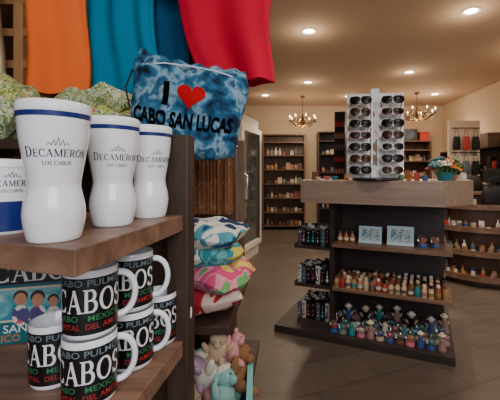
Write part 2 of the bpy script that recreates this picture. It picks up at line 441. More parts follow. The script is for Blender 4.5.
mk('blue_sleeve',lathe([(.0375,.004),(.0406,.035),(.0408,.044),(.0395,.044)],40),Mnavy,cup,smooth=True)
mk('lid',lathe([(0,.09),(.042,.089),(.0425,.094),(.039,.10),(0,.102)],40),Mwhitep,cup,smooth=True)
mk('logo_lettering',logo(interp(cpf),.068,.95),Mgrey,cup)
# ---------------------------------------------------------------- mugs
LINK[0]=False
mug=top('mug','white ceramic mug with black band of white, green and red lettering','mug')
mk('body',lathe([(0,0),(.034,0),(.0375,.002),(.039,.006),(.0402,.05),(.0405,.093),(.0395,.095),(.0378,.093),(.0365,.02),(.034,.008),(0,.006)],48),Mwhite,mug,smooth=True)
mk('printed_band',lathe([(.0395,.0085),(.0402,.0088),(.0409,.0855),(.0398,.0857)],48),Mblack,mug,smooth=True)
hp=[]
for i in range(15):
    a=-pi/2+pi*i/14
    hp.append((.038+.030*math.cos(a)**.8 if math.cos(a)>1e-6 else .038,0,.048+.032*math.sin(a)))
mk('handle',xf(tube(hp,.0052,10),sc=(1,1.15,1)),Mwhite,mug,smooth=True)
rm=lambda z:.0408
def rowtext(s,size,z,right,bold=0,sx=1.0):
    g=text_geo(s,size,bold,.003); g=([(x*sx,y,zz) for x,y,zz in g[0]],g[1]); w=width(g)
    return bend(g,rm,z,right-w[1])
sg_=serif_text('LOS CABOS',.0315,.86,.002); w_=width(sg_)
mk('large_lettering',bend(sg_,rm,.0545,.051-w_[1]),Mprintw,mug)
mk('green_lettering',rowtext('CABO   MEXICO',.0112,.0310,.046,.005,1.3),Mprintg,mug)
mk('red_lettering',rowtext('CAPITAL  DEL AMOR',.0105,.0195,.048,.005,1.15),Mprintr,mug)
mk('grey_lettering',rowtext('CABO PULMO',.0125,.0785,.046,.005,1.35),Mprintb,mug)
LINK[0]=True
G='mugs stacked on the rack shelf'
Z1=.975;Z2=1.0702
for (x,y,z,rz) in [(-.288,.49,Z1,31),(-.270,.58,Z1,24),(-.255,.656,Z1,16),(-.368,.535,Z1,26),
                   (-.288,.492,Z2,35),(-.272,.582,Z2,20),(-.375,.63,Z1,18)]:
    clone(mug,(x,y,z),math.radians(rz),(.87,.87,1),group=G)
gb=top('gift_bag','teal printed souvenir gift bag with beach photo standing behind mugs','bag',(-.515,.645,.975),math.radians(16))
Mtealbag=pm('teal_paper',(20,104,118),.5,var=.15,scale=12)
mk('bag_body',prism([(-.12,0),(.11,0),(.11,.03),(-.12,.03)],0,.18),Mtealbag,gb,bevel=.002)
def tg(s,size,x,z,y,bold=.02,rot=0): return xf(text_geo(s,size,bold),(x,y,z),(0,rot,0))
mk('dark_band_print',box(-.12,.11,-.0006,0,.112,.158),Mblack,gb)
mk('town_lettering',xf(serif_text('CABO',.034,1.0),(.02,-.0012,.134)),Mprintw,gb)
mk('place_lettering',tg('SAN LUCAS',.021,.03,.028,-.0008,.01),Mprintw,gb)
mk('beach_lettering',tg('PLAYA',.018,.065,.011,-.0008,.01),PRC[2],gb)
mk('country_lettering',tg('MEXICO',.018,-.03,.011,-.0008,.01),PRC[3],gb)
mk('photo_border_print',box(-.035,.085,-.0006,0,.042,.106),PRC[2],gb)
mk('photo_print',box(-.030,.080,-.0012,-.0006,.046,.102),pattern('beach_photo_print',[(50,130,150),(90,165,180),(140,195,200),(220,205,175)],22,.5,'noise',1.2),gb)
def disc(x,z,rx,rz,y): return ([(x,y,z)]+[(x+rx*math.cos(a*pi/10),y,z+rz*math.sin(a*pi/10)) for a in range(20)],[(0,1+(i+1)%20,1+i) for i in range(20)])
mk('photo_faces_print',mg(disc(.004,.084,.010,.012,-.0018),disc(.032,.080,.010,.012,-.0018),disc(.058,.074,.008,.010,-.0018)),pm('skin_print',(196,140,112),.5,var=.2,scale=90),gb)
mk('photo_hair_print',mg(disc(.004,.089,.012,.012,-.0015),disc(.032,.086,.012,.013,-.0015),disc(.058,.079,.010,.010,-.0015)),pm('hair_print',(60,42,34),.5),gb)
mk('photo_clothes_print',mg(disc(.004,.053,.014,.020,-.0014),disc(.032,.052,.014,.018,-.0014),disc(.058,.050,.012,.016,-.0014)),pattern('clothes_print',[(205,90,110),(225,220,215),(90,80,130)],40,.5),gb)
# ---------------------------------------------------------------- garments
def tee(name,label,mat,loc,rz,w=.15,h=.50,tilt=0,ph=0,fold=.25,slv=.13,taper=0,dep=.042,nf=7,hem=.006):
    o=top(name,label,'shirt',loc,rz)
    o.rotation_euler=(0,tilt,rz)
    rings=[]
    for k in range(15):
        z=h*k/14; ww=w*(1.03-.08*k/14+taper*min(.6,k/14)) ; dd=dep*(1-.4*k/14)
        if k==0: ww*=.99
        if k==12: ww*=.93
        if k==13: ww*=.78
        if k==14: ww=w*.35; dd=.02
        rings.append((.008*math.sin(k*.6+ph),0,z,ww,dd))
    body=loft(rings,96,fold,nf,ph,hem=hem)
    mk('shirt_body',body,mat,o,smooth=True)
    wt=w*(1+taper*.6)
    for s in (-1,1):
        pts=[];rr=[]
        for k in range(6):
            t=k/5; pts.append((s*(wt*.72+slv*t),0,h*.90-.15*t)); rr.append(.058+.006*t)
        g=tube(pts,rr,20); g=([(x,y*.38,z) for x,y,z in g[0]],g[1])
        mk('sleeve',g,mat,o,smooth=True)
    hk=[(0,0,h-.01),(0,0,h+.03)]+[(.014-.014*math.cos(a),0,h+.045+.016*math.sin(a)) for a in [x*.45 for x in range(0,7)]]
    mk('hanger_hook',tube(hk,.002,6),Mchrome,o,smooth=True)
    return o
tee('t_shirt','orange cotton t-shirt hanging from the rail',Morange,(-.785,1.15,1.56),.15,.090,.66,.02,.4,.4,nf=5)
tee('t_shirt','teal cotton t-shirt hanging from the rail',Mteal,(-.60,1.21,1.57),-.05,.138,.64,-.02,1.3,.42,nf=9,dep=.048)
tee('t_shirt','deep blue cotton t-shirt hanging between teal and red shirts',Mblue,(-.440,1.235,1.60),.1,.060,.62,.03,.7,.4,.05,0,.03,6)
tee('t_shirt','crimson cotton t-shirt hanging tilted from the rail',Mred,(-.172,1.13,1.59),.1,.112,.56,-.15,2.2,.42,.06,.75,nf=6,hem=.010)
tee('t_shirt','cream cotton t-shirt hanging from the rail',Mcream,(-1.06,1.17,1.55),.1,.050,.66,0,.2,.4,.05)
gr=top('garment_rail','tan wooden ladder-like garment frame with long hanging rail','clothes rack',(0,0,0))
mk('rail',tube([(-1.22,1.17,2.265),(.06,1.17,2.265)],.010,12),Mchrome,gr,smooth=True)
mk('rail_bracket',tube([(0,1.17,2.265),(0,1.17,2.86)],.006,8),Mchrome,gr,smooth=True)
mk('post',box(-1.035,-1.0,1.27,1.30,0,2.5),Mwood_tan,gr,bevel=.003)
mk('post',box(-.86,-.83,1.27,1.30,1.385,2.5),Mwood_tan,gr,bevel=.003)
for z in (1.93,1.81,1.69,1.57): mk('crossbar',box(-1.24,-.86,1.275,1.295,z,z+.030),Mwood_tan,gr,bevel=.003)
# ---------------------------------------------------------------- second rack unit
r2=top('shelf_rack','tall dark brown wooden shelf unit with open end','shelf',(0,0,0))
mk('side_panel',box(-.42,-.25,1.56,1.60,0,1.60),Mwood_mid,r2,bevel=.002)
mk('side_panel',box(-1.2,-.42,1.56,1.60,0,2.1),Mwood_dark,r2,bevel=.002)
mk('back_panel',box(-1.2,-1.18,.88,1.56,0,1.3),Mwood_dark,r2)
mk('shelf',box(-1.18,-.18,1.0,1.56,.82,.845),Mwood_dark,r2,bevel=.002)
mk('shelf',box(-1.18,-.36,.88,1.56,1.36,1.385),Mwood_dark,r2,bevel=.002)
mk('shelf',box(-1.18,-.14,.86,1.56,.50,.53),Mwood_dark,r2,bevel=.002)
mk('divider',box(-.43,-.41,.95,1.56,.845,1.36),Mwood_dark,r2)
mk('hook_bar',tube([(-.41,1.30,1.392),(-.18,1.30,1.392)],.006,8),Mchrome,r2,smooth=True)
mk('upright',box(-.20,-.175,1.285,1.315,.845,1.42),Mwood_mid,r2,bevel=.002)
def unit(label,x0,x1,y0,y1,h,levels,mat=Mwood_mid,name='shelf_unit',back='y'):
    u=top(name,label,'shelf',(x0,y0,0))
    W=x1-x0;D=y1-y0
    if back=='y':
        mk('side_panel',box(0,.03,0,D,0,h),mat,u,bevel=.002); mk('side_panel',box(W-.03,W,0,D,0,h),mat,u,bevel=.002)
        mk('back_panel',box(.03,W-.03,D-.02,D,0,h),mat,u)
        for z in levels: mk('shelf',box(.03,W-.03,0,D-.02,z-.025,z),mat,u)
    else:
        mk('side_panel',box(0,W,0,.03,0,h),mat,u,bevel=.002); mk('side_panel',box(0,W,D-.03,D,0,h),mat,u,bevel=.002)
        if back=='-x':
            mk('back_panel',box(0,.02,.03,D-.03,0,h),mat,u)
            for z in levels: mk('shelf',box(.02,W,.03,D-.03,z-.025,z),mat,u)
        else:
            mk('back_panel',box(W-.02,W,.03,D-.03,0,h),mat,u)
            for z in levels: mk('shelf',box(0,W-.02,.03,D-.03,z-.025,z),mat,u)
    return u
LV=[.1,.45,.8,1.15,1.5,1.85]
unit('dark wooden wall shelf unit along the aisle',-1.22,-.62,1.75,3.3,2.1,LV+[2.1],Mwood_dark,back='-x')
unit('brown wooden back wall shelf unit with small goods',-.62,.34,7.62,7.97,2.15,[.1,.4,.72,1.04,1.36,1.68,1.98,2.15])
unit('dark wooden tall display case by the back wall',.62,1.15,7.55,7.95,2.2,[.1,.5,.9,1.3,1.7,2.0,2.2],Mwood_dark)
unit('brown wooden back wall shelf unit near corner',2.45,3.15,7.55,7.95,2.0,[.1,.5,.85,1.2,1.55,1.8,2.0])
unit('dark wall shelf unit along the side wall',3.22,3.58,5.1,7.3,1.72,[.1,.5,.95,1.35,1.72],Mwood_dark,back='x')
# ---------------------------------------------------------------- product prototypes
LINK[0]=False
pbox=mk('product_box',box(-.04,.04,-.03,.03,0,.12),PRC[0],label='small printed cardboard product box on a shelf',cat='box',bevel=.002)
pbottle=mk('bottle',lathe([(0,0),(.028,0),(.03,.005),(.03,.08),(.012,.105),(.012,.13),(.014,.13),(.014,.145),(0,.145)],14),PRC[7],smooth=True,label='small souvenir bottle standing on a shelf',cat='bottle')
pjar=mk('jar',lathe([(0,0),(.035,0),(.04,.01),(.042,.05),(.035,.075),(.038,.078),(.038,.092),(0,.095)],14),PRC[2],smooth=True,label='small decorated jar with flat lid',cat='jar')
pbowl=mk('bowl',lathe([(0,0),(.025,0),(.03,.008),(.055,.05),(.052,.05),(.028,.012),(0,.01)],18),PRC[1],smooth=True,label='small coloured craft bowl on a shelf',cat='bowl')
pfold=mk('folded_garment',pillow(.20,.16,.06,10,4,.08),PRC[0],smooth=True,weld=True,label='folded dark garment stacked on a shelf',cat='clothes')
LINK[0]=True
PP=[pbox,pbottle,pjar,pbowl,pjar,pbox]
def fill(x0,y0,x1,y1,z,n,grp,smin=.8,smax=1.3,skip=.1,pal=PRM):
    for i in range(n):
        if R()<skip: continue
        t=(i+.5)/n
        p=random.choice(PP); s=U(smin,smax)
        clone(p,(x0+(x1-x0)*t,y0+(y1-y0)*t,z),U(-.15,.15)+math.atan2(y1-y0,x1-x0),s,mat=random.choice(pal),group=grp)
for z in [.1,.4,.72,1.04,1.36,1.68]: fill(-.55,7.74,.27,7.74,z,9,'goods on the back wall shelves',.8,1.25,.03)
for z in [.5,.9,1.3,1.7]: fill(.7,7.7,1.1,7.7,z,4,'goods in the tall display case',.7,1.1)
for z in [.5,.85,1.2,1.55]: fill(2.53,7.7,3.08,7.7,z,7,'goods on the corner shelves',.8,1.25,.0)
PRD=[PRM[0],PRM[4],PRM[6],Mblackp,Mblackp,PRM[6],Mblackp,PRC[0],PRM[2]]
for z in [.5,1.35]: fill(3.34,5.2,3.34,7.2,z,16,'goods on the side wall shelves',1.0,1.6,.03,PRD)
for j in range(8):
    for l in range(3): clone(pfold,(3.36,5.26+.255*j,.95+.058*l),pi/2+U(-.08,.08),1.0,group='folded garments on the side wall shelf',mat=random.choice(PRD))
for z in [.45,.8,1.15,1.5]: fill(-.72,1.85,-.72,3.2,z,9,'goods on the aisle shelves',1.0,1.4)
# ---------------------------------------------------------------- pillows / plush
for i,(x,y,z,w,h,k,rz,tl) in enumerate([(-.285,1.14,.848,.25,.095,2,.2,.03),(-.255,1.12,.925,.24,.095,1,-.35,.06),(-.285,1.12,1.000,.25,.085,3,.3,-.10),(-.270,1.11,1.062,.23,.085,0,-.15,.12)]):
    mk('throw_pillow',pillow(w,.23,h,wr=.14,ph=i*1.7,e=3.2,sq=.18),Mpp[k],loc=(x,y,z),rot=(0,tl,rz),smooth=True,weld=True,cat='pillow',group='stacked novelty pillows',
       label=['soft red printed fabric pillow at stack bottom','pink and yellow printed fabric pillow in the stack','teal and white printed fabric pillow in the stack','white and navy printed pillow topping the stack'][i])
def plush(loc,rz,mat,s=1,label='small soft plush animal toy',rx=0,ear='round',ry=0):
    o=top('plush_toy',label,'plush toy',loc,rz,'plush toys in the floor bin')
    o.rotation_euler=(rx,ry,rz); o.scale=(s,s,s)
    mk('body',loft([(0,0,0,.02,.02),(0,0,.01,.05,.045),(0,0,.05,.06,.05),(0,0,.09,.045,.04),(0,0,.105,.02,.02)],18),mat,o,smooth=True)
    mk('head',xf(sph(.040),(0,-.01,.125),sc=(1.1,.9,.9)),mat,o,smooth=True)
    mk('muzzle',xf(sph(.018),(0,-.042,.115)),mat,o,smooth=True)
    for sx in (-1,1):
        if ear=='round': mk('ear',xf(sph(.015),(sx*.033,0,.158),sc=(1,.5,1)),mat,o,smooth=True)
        else: mk('ear',xf(sph(.014),(sx*.044,-.006,.125),(0,sx*-.3,0),(.9,.6,2.4)),mat,o,smooth=True)
        mk('arm',xf(sph(.02),(sx*.058,-.02,.07),(0,sx*.5,0),(.8,.8,1.9)),mat,o,smooth=True)
        mk('leg',xf(sph(.022),(sx*.035,-.055,.02),(0,0,sx*.4),(.9,1.9,.9)),mat,o,smooth=True)
        mk('eye',xf(sph(.0035,8,6),(sx*.015,-.044,.134)),Mblackp,o,smooth=True)
bn=top('storage_bin','teal open-topped fabric bin holding plush toys','bin',(-.235,1.0,.53),.1)
wl=[box(-.12,.12,-.12,-.11,0,.15),box(-.12,.12,.11,.12,0,.15),box(-.12,-.11,-.11,.11,0,.15),box(.11,.12,-.11,.11,0,.15),box(-.11,.11,-.11,.11,0,.01)]
mk('bin_body',mg(*wl),pm('teal_felt',(40,140,140),.9,bump=.2,scale=60),bn)
mk('rim',mg(box(-.125,.125,-.125,-.108,.145,.16),box(-.125,.125,.108,.125,.145,.16),box(-.125,-.108,-.108,.108,.145,.16),box(.108,.125,-.108,.108,.145,.16)),pm('aqua_trim',(110,185,180),.8),bn)
for (x,y,z,rz,mi,s,l,e,rx,ry) in [(-.285,.965,.60,.2,4,.8,'beige plush bear slumped in the bin','round',-.5,-.4),(-.195,.965,.60,.9,0,.8,'pale teal plush puppy sitting in the bin','long',-.4,.5),(-.265,1.05,.62,.1,1,.9,'dusty pink plush bear piled in the bin','round',.2,-.6),
   (-.185,1.04,.63,1.2,3,.85,'brown plush puppy piled in the bin','long',0,.7),(-.235,.99,.685,.8,2,.7,'white plush bear lying across the pile','round',-1.1,.5),(-.27,1.03,.70,-.5,5,.66,'lilac plush puppy lying on the pile','long',.9,-.3),
   (-.20,1.05,.715,.6,1,.58,'small dusty pink plush bear on top of the pile','round',-.4,.9),(-.32,1.06,.67,.3,0,.75,'pale teal plush bear at the edge of the pile','round',.1,-.2),(-.23,1.07,.72,.1,4,.6,'small beige plush bear on top of the pile','round',.3,.1)]:
    plush((x,y,z),rz,Mplush[mi],s,l,rx,e,ry)
plush((-.40,.98,.53),.2,Mplush[4],1.35,'large beige plush bear sitting beside the bin')
for i,x in enumerate([-.375,-.330,-.285,-.240]):
    o=top('scarf','brown patterned scarf hanging in folds','scarf',(x,1.30,1.14),.0,'hanging brown scarves')
    mk('cloth',loft([(0,0,0,.022,.016),(0,0,.08,.024,.016),(0,0,.20,.021,.014),(0,0,.246,.010,.006)],40,.35,8,i*1.3),Mbrownpat,o,smooth=True)
# ---------------------------------------------------------------- patterned bags & tie dye bag
for i,(x,y,w,d,h,mat,l,rz) in enumerate([(-.92,1.02,.30,.22,.12,Mgreenpat,'folded cream and green printed cloth pouch on the shelf',.1),(-.90,1.03,.24,.2,.09,Mflor,'floral cloth pouch lying on the green pouch',.3),(-.56,1.03,.28,.22,.10,Mflor,'green floral printed cloth pouch on the shelf',.0),(-.60,1.05,.22,.18,.08,Mgreenpat,'cream and green pouch lying on the floral pouch',-.3)]):
    mk('cloth_pouch',pillow(w,d,h,wr=.28,e=4,ph=i*2,sq=.12),mat,loc=(x,y,[1.385,1.485,1.385,1.465][i]),rot=(0,0,rz),smooth=True,weld=True,cat='bag',label=l,group='printed cloth pouches')
tb=top('drawstring_bag','crumpled blue tie-dye drawstring bag with red heart and dark lettering','bag',(-.295,.93,1.335),math.radians(8))
tb.rotation_euler=(0,math.radians(7),math.radians(8))
BW,BH,BD=.152,.132,.042
def bsurf(x,z):
    a=max(-1,min(1,x/BW)); c=max(-1,min(1,(z-BH)/BH))
    t=max(0,1-abs(a)**4)**.5*max(0,1-abs(c)**5)**.5
    k=max(0,min(1,(z-1.62*BH)/(.3*BH)))
    wr=.007*math.sin(x*120+2*math.sin(z*30))*k+.0045*math.sin(x*26+z*40)+.003*math.sin(x*62-z*50)+.002*math.sin(z*90+x*40)
    return BD*t*(1-.40*k)+wr*t
def bagwarp(x,z):
    c=z/(2*BH); q=x/BW
    s=(.90+.13*min(c,.85)/.85)*(1-.16*max(0,c-.85)/.15*.6)
    zz=z+.022*q*q*(1-c)**2+.018*(-q if q<0 else q*.2)*abs(q)*max(0,c-.5)*2
    return x*s+.002*math.sin(z*45), zz+.004*math.sin(x*120)*c**4+.0015*math.sin(x*40+1)*(1-c)
v=[];f=[];n=60
for s in (-1,1):
    for i in range(n+1):
        for j in range(n+1):
            x=-BW+2*BW*i/n; z=2*BH*j/n
            X,Zz=bagwarp(x,z); v.append((X,s*bsurf(x,z),Zz))
st=(n+1)**2
for kk,o_ in ((0,0),(1,st)):
    for i in range(n):
        for j in range(n):
            q=(o_+i*(n+1)+j,o_+(i+1)*(n+1)+j,o_+(i+1)*(n+1)+j+1,o_+i*(n+1)+j+1)
            f.append(q if kk==0 else tuple(reversed(q)))
mk('bag_body',(v,f),Mtie,tb,smooth=True,weld=True)
def onbag(g,x0,z0):
    out=[]
    for x,y,z in g[0]:
        X,Zz=bagwarp(x+x0,z+z0); out.append((X,-bsurf(x+x0,z+z0)-.0024,Zz))
    return (out,g[1])
Mink=pm('dark_navy_print',(6,6,12),.9,spec=.05)
mk('letter_print',onbag(text_geo('I',.078,.05,.004),-.056,.162),Mink,tb)
sl=text_geo('CABO SAN LUCAS',.056,.04,.004); W0=width(sl); kx=.268/(W0[1]-W0[0]); sl=([(x*kx,y,z) for x,y,z in sl[0]],sl[1])
mk('lettering',onbag(sl,-.002,.096),Mink,tb)
HS=.036; HR=10
hv=[(0,0,-.002)]
for ri in range(1,HR+1):
    rr_=ri/HR
    for i in range(48):
        a=2*pi*i/48
        hv.append((rr_*HS*math.sin(a)**3,0,-.002+rr_*HS/16*(13*math.cos(a)-5*math.cos(2*a)-2*math.cos(3*a)-math.cos(4*a)+2)))
hf=[(0,1+i,1+(i+1)%48) for i in range(48)]
for L in range(HR-1): hf+=[(L*48+1+i,L*48+49+i,L*48+49+(i+1)%48,L*48+1+(i+1)%48) for i in range(48)]
mk('heart',onbag((hv,hf),.008,.164),pm('red_heart_print',(190,14,24),.8,spec=.1),tb)
mk('drawstring',tube([(-.115,-.026,.236),(-.07,-.034,.244),(0,-.036,.246),(.07,-.034,.244),(.11,-.026,.238)],.0018,8),Mprintw,tb,smooth=True)
mk('drawstring',tube([(-.125,-.018,.246),(-.155,-.01,.215),(-.165,-.01,.17),(-.150,-.005,.12)],.0025,8),Mblackp,tb,smooth=True)
# ---------------------------------------------------------------- cooler
co=top('drink_cooler','tall narrow glass-door drinks cooler against the wall','cooler',(-.655,4.6,0),0)
co.rotation_euler=(0,0,math.radians(-13))
Mcw=pm('cooler_pale',(222,212,198),.35); Mcd=pm('cooler_bronze',(92,76,64),.35,.3)
H_=2.12
mk('cabinet',mg(box(-.5,-.06,0,.04,0,H_),box(-.5,-.06,.86,.90,0,H_),box(-.5,-.47,.04,.86,0,H_),box(-.47,-.06,.04,.86,0,.22),box(-.47,-.06,.04,.86,H_-.17,H_)),Mcw,co,bevel=.004)
dr=mk('door',mg(box(-.055,0,.02,.10,.18,H_-.16),box(-.055,0,.80,.88,.18,H_-.16),box(-.055,0,.10,.80,.18,.26),box(-.055,0,.10,.80,H_-.24,H_-.16)),Mcw,co,bevel=.004)
mk('glass_pane',box(-.035,-.028,.10,.80,.26,H_-.24),Mglass,dr)
mk('door_gasket',mg(box(-.054,-.001,.10,.12,.26,H_-.24),box(-.054,-.001,.78,.80,.26,H_-.24)),Mcd,dr)
mk('handle',tube([(0,.12,.9),(.04,.12,.93),(.04,.12,1.25),(0,.12,1.28)],.01,8),Mchrome,dr,smooth=True)
for z in [.55,.88,1.2,1.5,1.75]: mk('wire_shelf',box(-.45,-.08,.05,.85,z,z+.012),Mchrome,co)
for z in [.567,.897,1.217]:
    for i in range(7): 
        q=Vector((-.14,.14+.10*i,0)); q.rotate(Euler((0,0,math.radians(-13))))
        clone(pbottle,(-.655+q.x,4.6+q.y,z-.005),0,1.25,label='drink bottle standing in the cooler',group='bottles in the cooler',mat=random.choice([PRC[4],PRC[5],PRC[8],PRM[0]]))
# ---------------------------------------------------------------- kiosk
KA=math.radians(-22.1); c_,s_=math.cos(KA),math.sin(KA)
def K(x,y,z=0): return (1.13+x*c_-y*s_,2.33+x*s_+y*c_,z)
ki=top('display_counter','brown wooden display counter with thick taupe top and open shelves','counter',K(0,0),KA)
mk('base_plinth',box(-1.33,0,-.07,.85,0,.06),Mwood_kiosk,ki,bevel=.003)
mk('spine_panel',box(-.88,-.05,.40,.43,.06,1.055),Mwood_kiosk,ki)
mk('side_panel',box(-.92,-.88,.12,.73,.06,1.055),Mwood_kiosk,ki,bevel=.002)
for z in (.385,.73):
    mk('shelf',box(-.88,-.01,.05,.40,z-.028,z),Mwood_shelf,ki,bevel=.002)
    mk('shelf',box(-.88,-.03,.43,.80,z-.028,z),Mwood_shelf,ki,bevel=.002)
for z in (.36,.68): mk('end_shelf',mg(box(-1.22,-.92,.10,.66,z-.02,z),box(-1.22,-1.212,.10,.66,z,z+.02)),Mwood_kiosk,ki,bevel=.001)
mk('countertop',prism([(-1.12,-.02),(-.074,-.02),(.149,.33),(.149,.88),(-1.12,.88)],1.055,1.236),Mcounter,ki,bevel=.003)
LINK[0]=False
fr=top('picture_frame','pale blue seaside souvenir picture frame standing upright','picture frame')
fr_t=math.radians(-12)
mk('frame',xf(mg(box(-.09,.09,-.008,.008,0,.022),box(-.09,.09,-.008,.008,.113,.135),box(-.09,-.066,-.008,.008,.022,.113),box(.066,.09,-.008,.008,.022,.113)),rot=(fr_t,0,0)),pm('pale_blue_frame',(190,215,225),.5),fr,bevel=.001)
mk('picture',xf(box(-.066,.066,-.002,.004,.022,.113),rot=(fr_t,0,0)),pattern('shore_picture',[(100,160,190),(230,225,205),(70,140,180),(205,185,150)],20,.4,'noise',1),fr)
mk('easel',xf(box(-.01,.01,0,.006,0,.10),(0,.055,0),(math.radians(24),0,0)),Mwood_dark,fr)
nb=top('trinket_charm','small dangling souvenir charm on a dark card','charm')
mk('card',box(-.017,.017,.004,.007,0,.125),Mblackp,nb)
mk('charm',mg(xf(sph(.013,10,7),(0,-.008,.035)),xf(sph(.009,10,7),(0,-.006,.060)),tube([(0,0,.065),(0,.002,.10)],.003,6)),solid('charm_wine',(110,40,60),.25),nb,smooth=True)
mk('clip',xf(lathe([(.006,0),(.009,.002),(.009,.010),(.006,.012)],10),(0,0,.098)),Mchrome,nb,smooth=True)
sg=top('shot_bottle','small souvenir bottle with printed label and dark cap','bottle')
mk('body',lathe([(0,0),(.020,0),(.023,.005),(.023,.060),(.014,.078),(.014,.088),(0,.088)],14),solid('amber_clay',(150,92,50),.3),sg,smooth=True)
mk('label_band',lathe([(.0225,.018),(.0236,.019),(.0236,.045),(.0225,.046)],14),PRC[2],sg,smooth=True)
mk('cap',lathe([(0,.084),(.0155,.084),(.0155,.102),(0,.104)],12),PRC[7],sg,smooth=True)
gl=top('snow_globe','small glass snow globe on a moulded base','snow globe')
mk('base',lathe([(0,0),(.042,0),(.044,.01),(.034,.035),(0,.035)],20),PRC[4],gl,smooth=True)
mk('glass_dome',xf(sph(.04,20,12),(0,0,.066)),Mglass,gl,smooth=True)
mk('figure',xf(lathe([(0,0),(.024,0),(.018,.015),(.022,.03),(0,.045)],10),(0,0,.036)),PRC[3],gl,smooth=True)
dl=top('figurine','small doll figurine in a flared dress','figurine')
mk('dress',lathe([(0,0),(.034,0),(.036,.006),(.028,.04),(.020,.07),(.024,.09),(.010,.105),(0,.105)],18),Mblackp,dl,smooth=True)
mk('head',xf(sph(.020,12,8),(0,0,.118)),PRM[2],dl,smooth=True)
mk('hat',lathe([(0,.126),(.030,.126),(.031,.129),(.018,.133),(.015,.145),(0,.148)],16),PRC[8],dl,smooth=True)
for sx in (-1,1): mk('arm',xf(sph(.009,8,6),(sx*.028,-.004,.075),(0,sx*.5,0),(.8,.8,2.2)),PRM[2],dl,smooth=True)
LINK[0]=True
clone(fr,K(-.60,.17,.73),KA); clone(fr,K(-.37,.17,.73),KA,1.1)
for i,x in enumerate([-.84,-.79,-.74]): clone(sg,K(x,.16,.73),KA,.9,group='small bottles on the upper shelf')
clone(gl,K(-.21,.18,.73),KA,.9); clone(gl,K(-.12,.22,.73),KA,.8)
MB=[solid('clay_tan',(176,128,84),.35),solid('clay_rust',(150,82,50),.35),solid('clay_sand',(205,175,135),.35),PRC[7],PRC[0],PRC[1],PRC[5]]
for r in range(4):
    for i in range(18):
        j=random.choice([0,0,1,1,2,2,2,3,3,4,5])
        clone(sg,K(-.85+i*.0467,.08+.075*r,.385),KA+U(-.2,.2),(.88,.88,U(.82,1.0)),group='souvenir bottles on the middle shelf',partmat={'body':MB[j],'label_band':random.choice(PRM+PRC[:2]),'cap':random.choice([PRC[7],Mblackp,PRC[8],PRC[2],PRM[0]])})
BL=[PRC[4],PRM[7],PRM[2],PRM[5],PRM[1],PRM[6],PRC[1],PRC[6],PRC[8]]
for r in range(4):
    for i in range(12):
        x=-.85+i*.070+(r%2)*.025; y=.00+.10*r
        if (i*3+r*5)%7<5: clone(gl,K(x,y,.06),KA+U(-.2,.2),U(.72,.86),group='figurines on the plinth',partmat={'base':random.choice(BL),'figure':random.choice(PRC)})
        else: clone(dl,K(x,y,.06),KA+U(-.2,.2),U(.75,.9) if r<2 else U(.95,1.15),group='figurines on the plinth',partmat={'dress':random.choice(BL+[Mblackp,Mblackp,Mblackp]),'hat':random.choice([PRC[8],PRC[2],Mblackp,PRM[4]])})
CH=[solid('charm_wine2',(110,40,60),.25),PRM[5],Mchrome,PRC[6],PRM[7],solid('charm_plum',(90,50,84),.25),PRM[0],PRC[1]]
for z in (.06,.36,.68):
    for r in range(6):
        for i in range(7):
            clone(nb,K(-1.190+i*.041,.14+.055*r,z),KA+U(-.1,.1),(1,1,U(1.0,1.25)),group='souvenir charms on the end shelves',partmat={'charm':random.choice(CH),'card':random.choice([Mblackp,Mblackp,PRM[7],PRM[4]])})
# ---- sunglasses
LINK[0]=False
def sunglasses(fm,lm,label,a=.034,b_=.026,th=.0028,pw=.8):
    o=top('sunglasses',label,'sunglasses')
    def loop(cx,s=1):
        pts=[]
        for i in range(20):
            t=2*pi*i/20; cx0,sz=math.cos(t),math.sin(t)
            pts.append((cx+a*s*math.copysign(abs(cx0)**pw,cx0),abs(cx+a*cx0)**2*1.5,b_*s*math.copysign(abs(sz)**pw,sz)-.004*(1-abs(cx0))))
        return pts
    mk('frame',mg(tube(loop(-.038),th,6,True),tube(loop(.038),th,6,True),tube([(-.008,0,.008),(0,-.002,.011),(.008,0,.008)],th*1.1,6)),fm,o,smooth=True)
    for cx in (-.038,.038):
        L=loop(cx,.97); n_=len(L)
        mk('lens',([(cx,-.005,0)]+L,[(0,1+i,1+(i+1)%n_) for i in range(n_)]),lm,o,smooth=True)
        s=1 if cx>0 else -1
        mk('temple',tube([(s*.070,.006,.010),(s*.072,.03,.010),(s*.069,.10,.006),(s*.065,.125,-.012)],.0028,6),fm,o,smooth=True)
    return o
SG=[sunglasses(Mblackp,Mlens,'black framed sunglasses with smoked lenses'),sunglasses(Mtort,Mlensb,'tortoiseshell sunglasses with brown lenses',.033,.028,.003,1.0),
    sunglasses(Mwframe,Mlens,'white framed sunglasses with smoked lenses'),sunglasses(Mrframe,Mlens,'dark red framed sunglasses with smoked lenses',.034,.022,.0028,.7),
    sunglasses(Mchrome,Mlensb,'thin metal framed aviator sunglasses with brown lenses',.033,.028,.0016,1.0)]
LINK[0]=True
tx,ty=.655,2.62
st_=top('sunglasses_display','tall white sunglasses display tower standing on the counter','display stand',(tx,ty,1.236),math.radians(-8))
TA=math.radians(-8)
mk('base',lathe([(0,0),(.17,0),(.175,.006),(.17,.018),(0,.02)],32),Mblackp,st_,smooth=True)
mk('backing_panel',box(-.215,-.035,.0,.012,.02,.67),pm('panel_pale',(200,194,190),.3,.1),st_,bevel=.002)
mk('backing_panel',box(.030,.215,.0,.012,.02,.67),Mwhitep,st_,bevel=.002)
mk('centre_panel',box(-.034,.030,-.03,.015,.02,.70),Mwhitep,st_,bevel=.003)
mk('printed_strip',box(-.020,.014,-.0312,-.03,.08,.60),pattern('strip_print',[(215,210,205),(230,225,220),(150,110,90),(235,230,225),(120,130,150)],22,.4),st_)
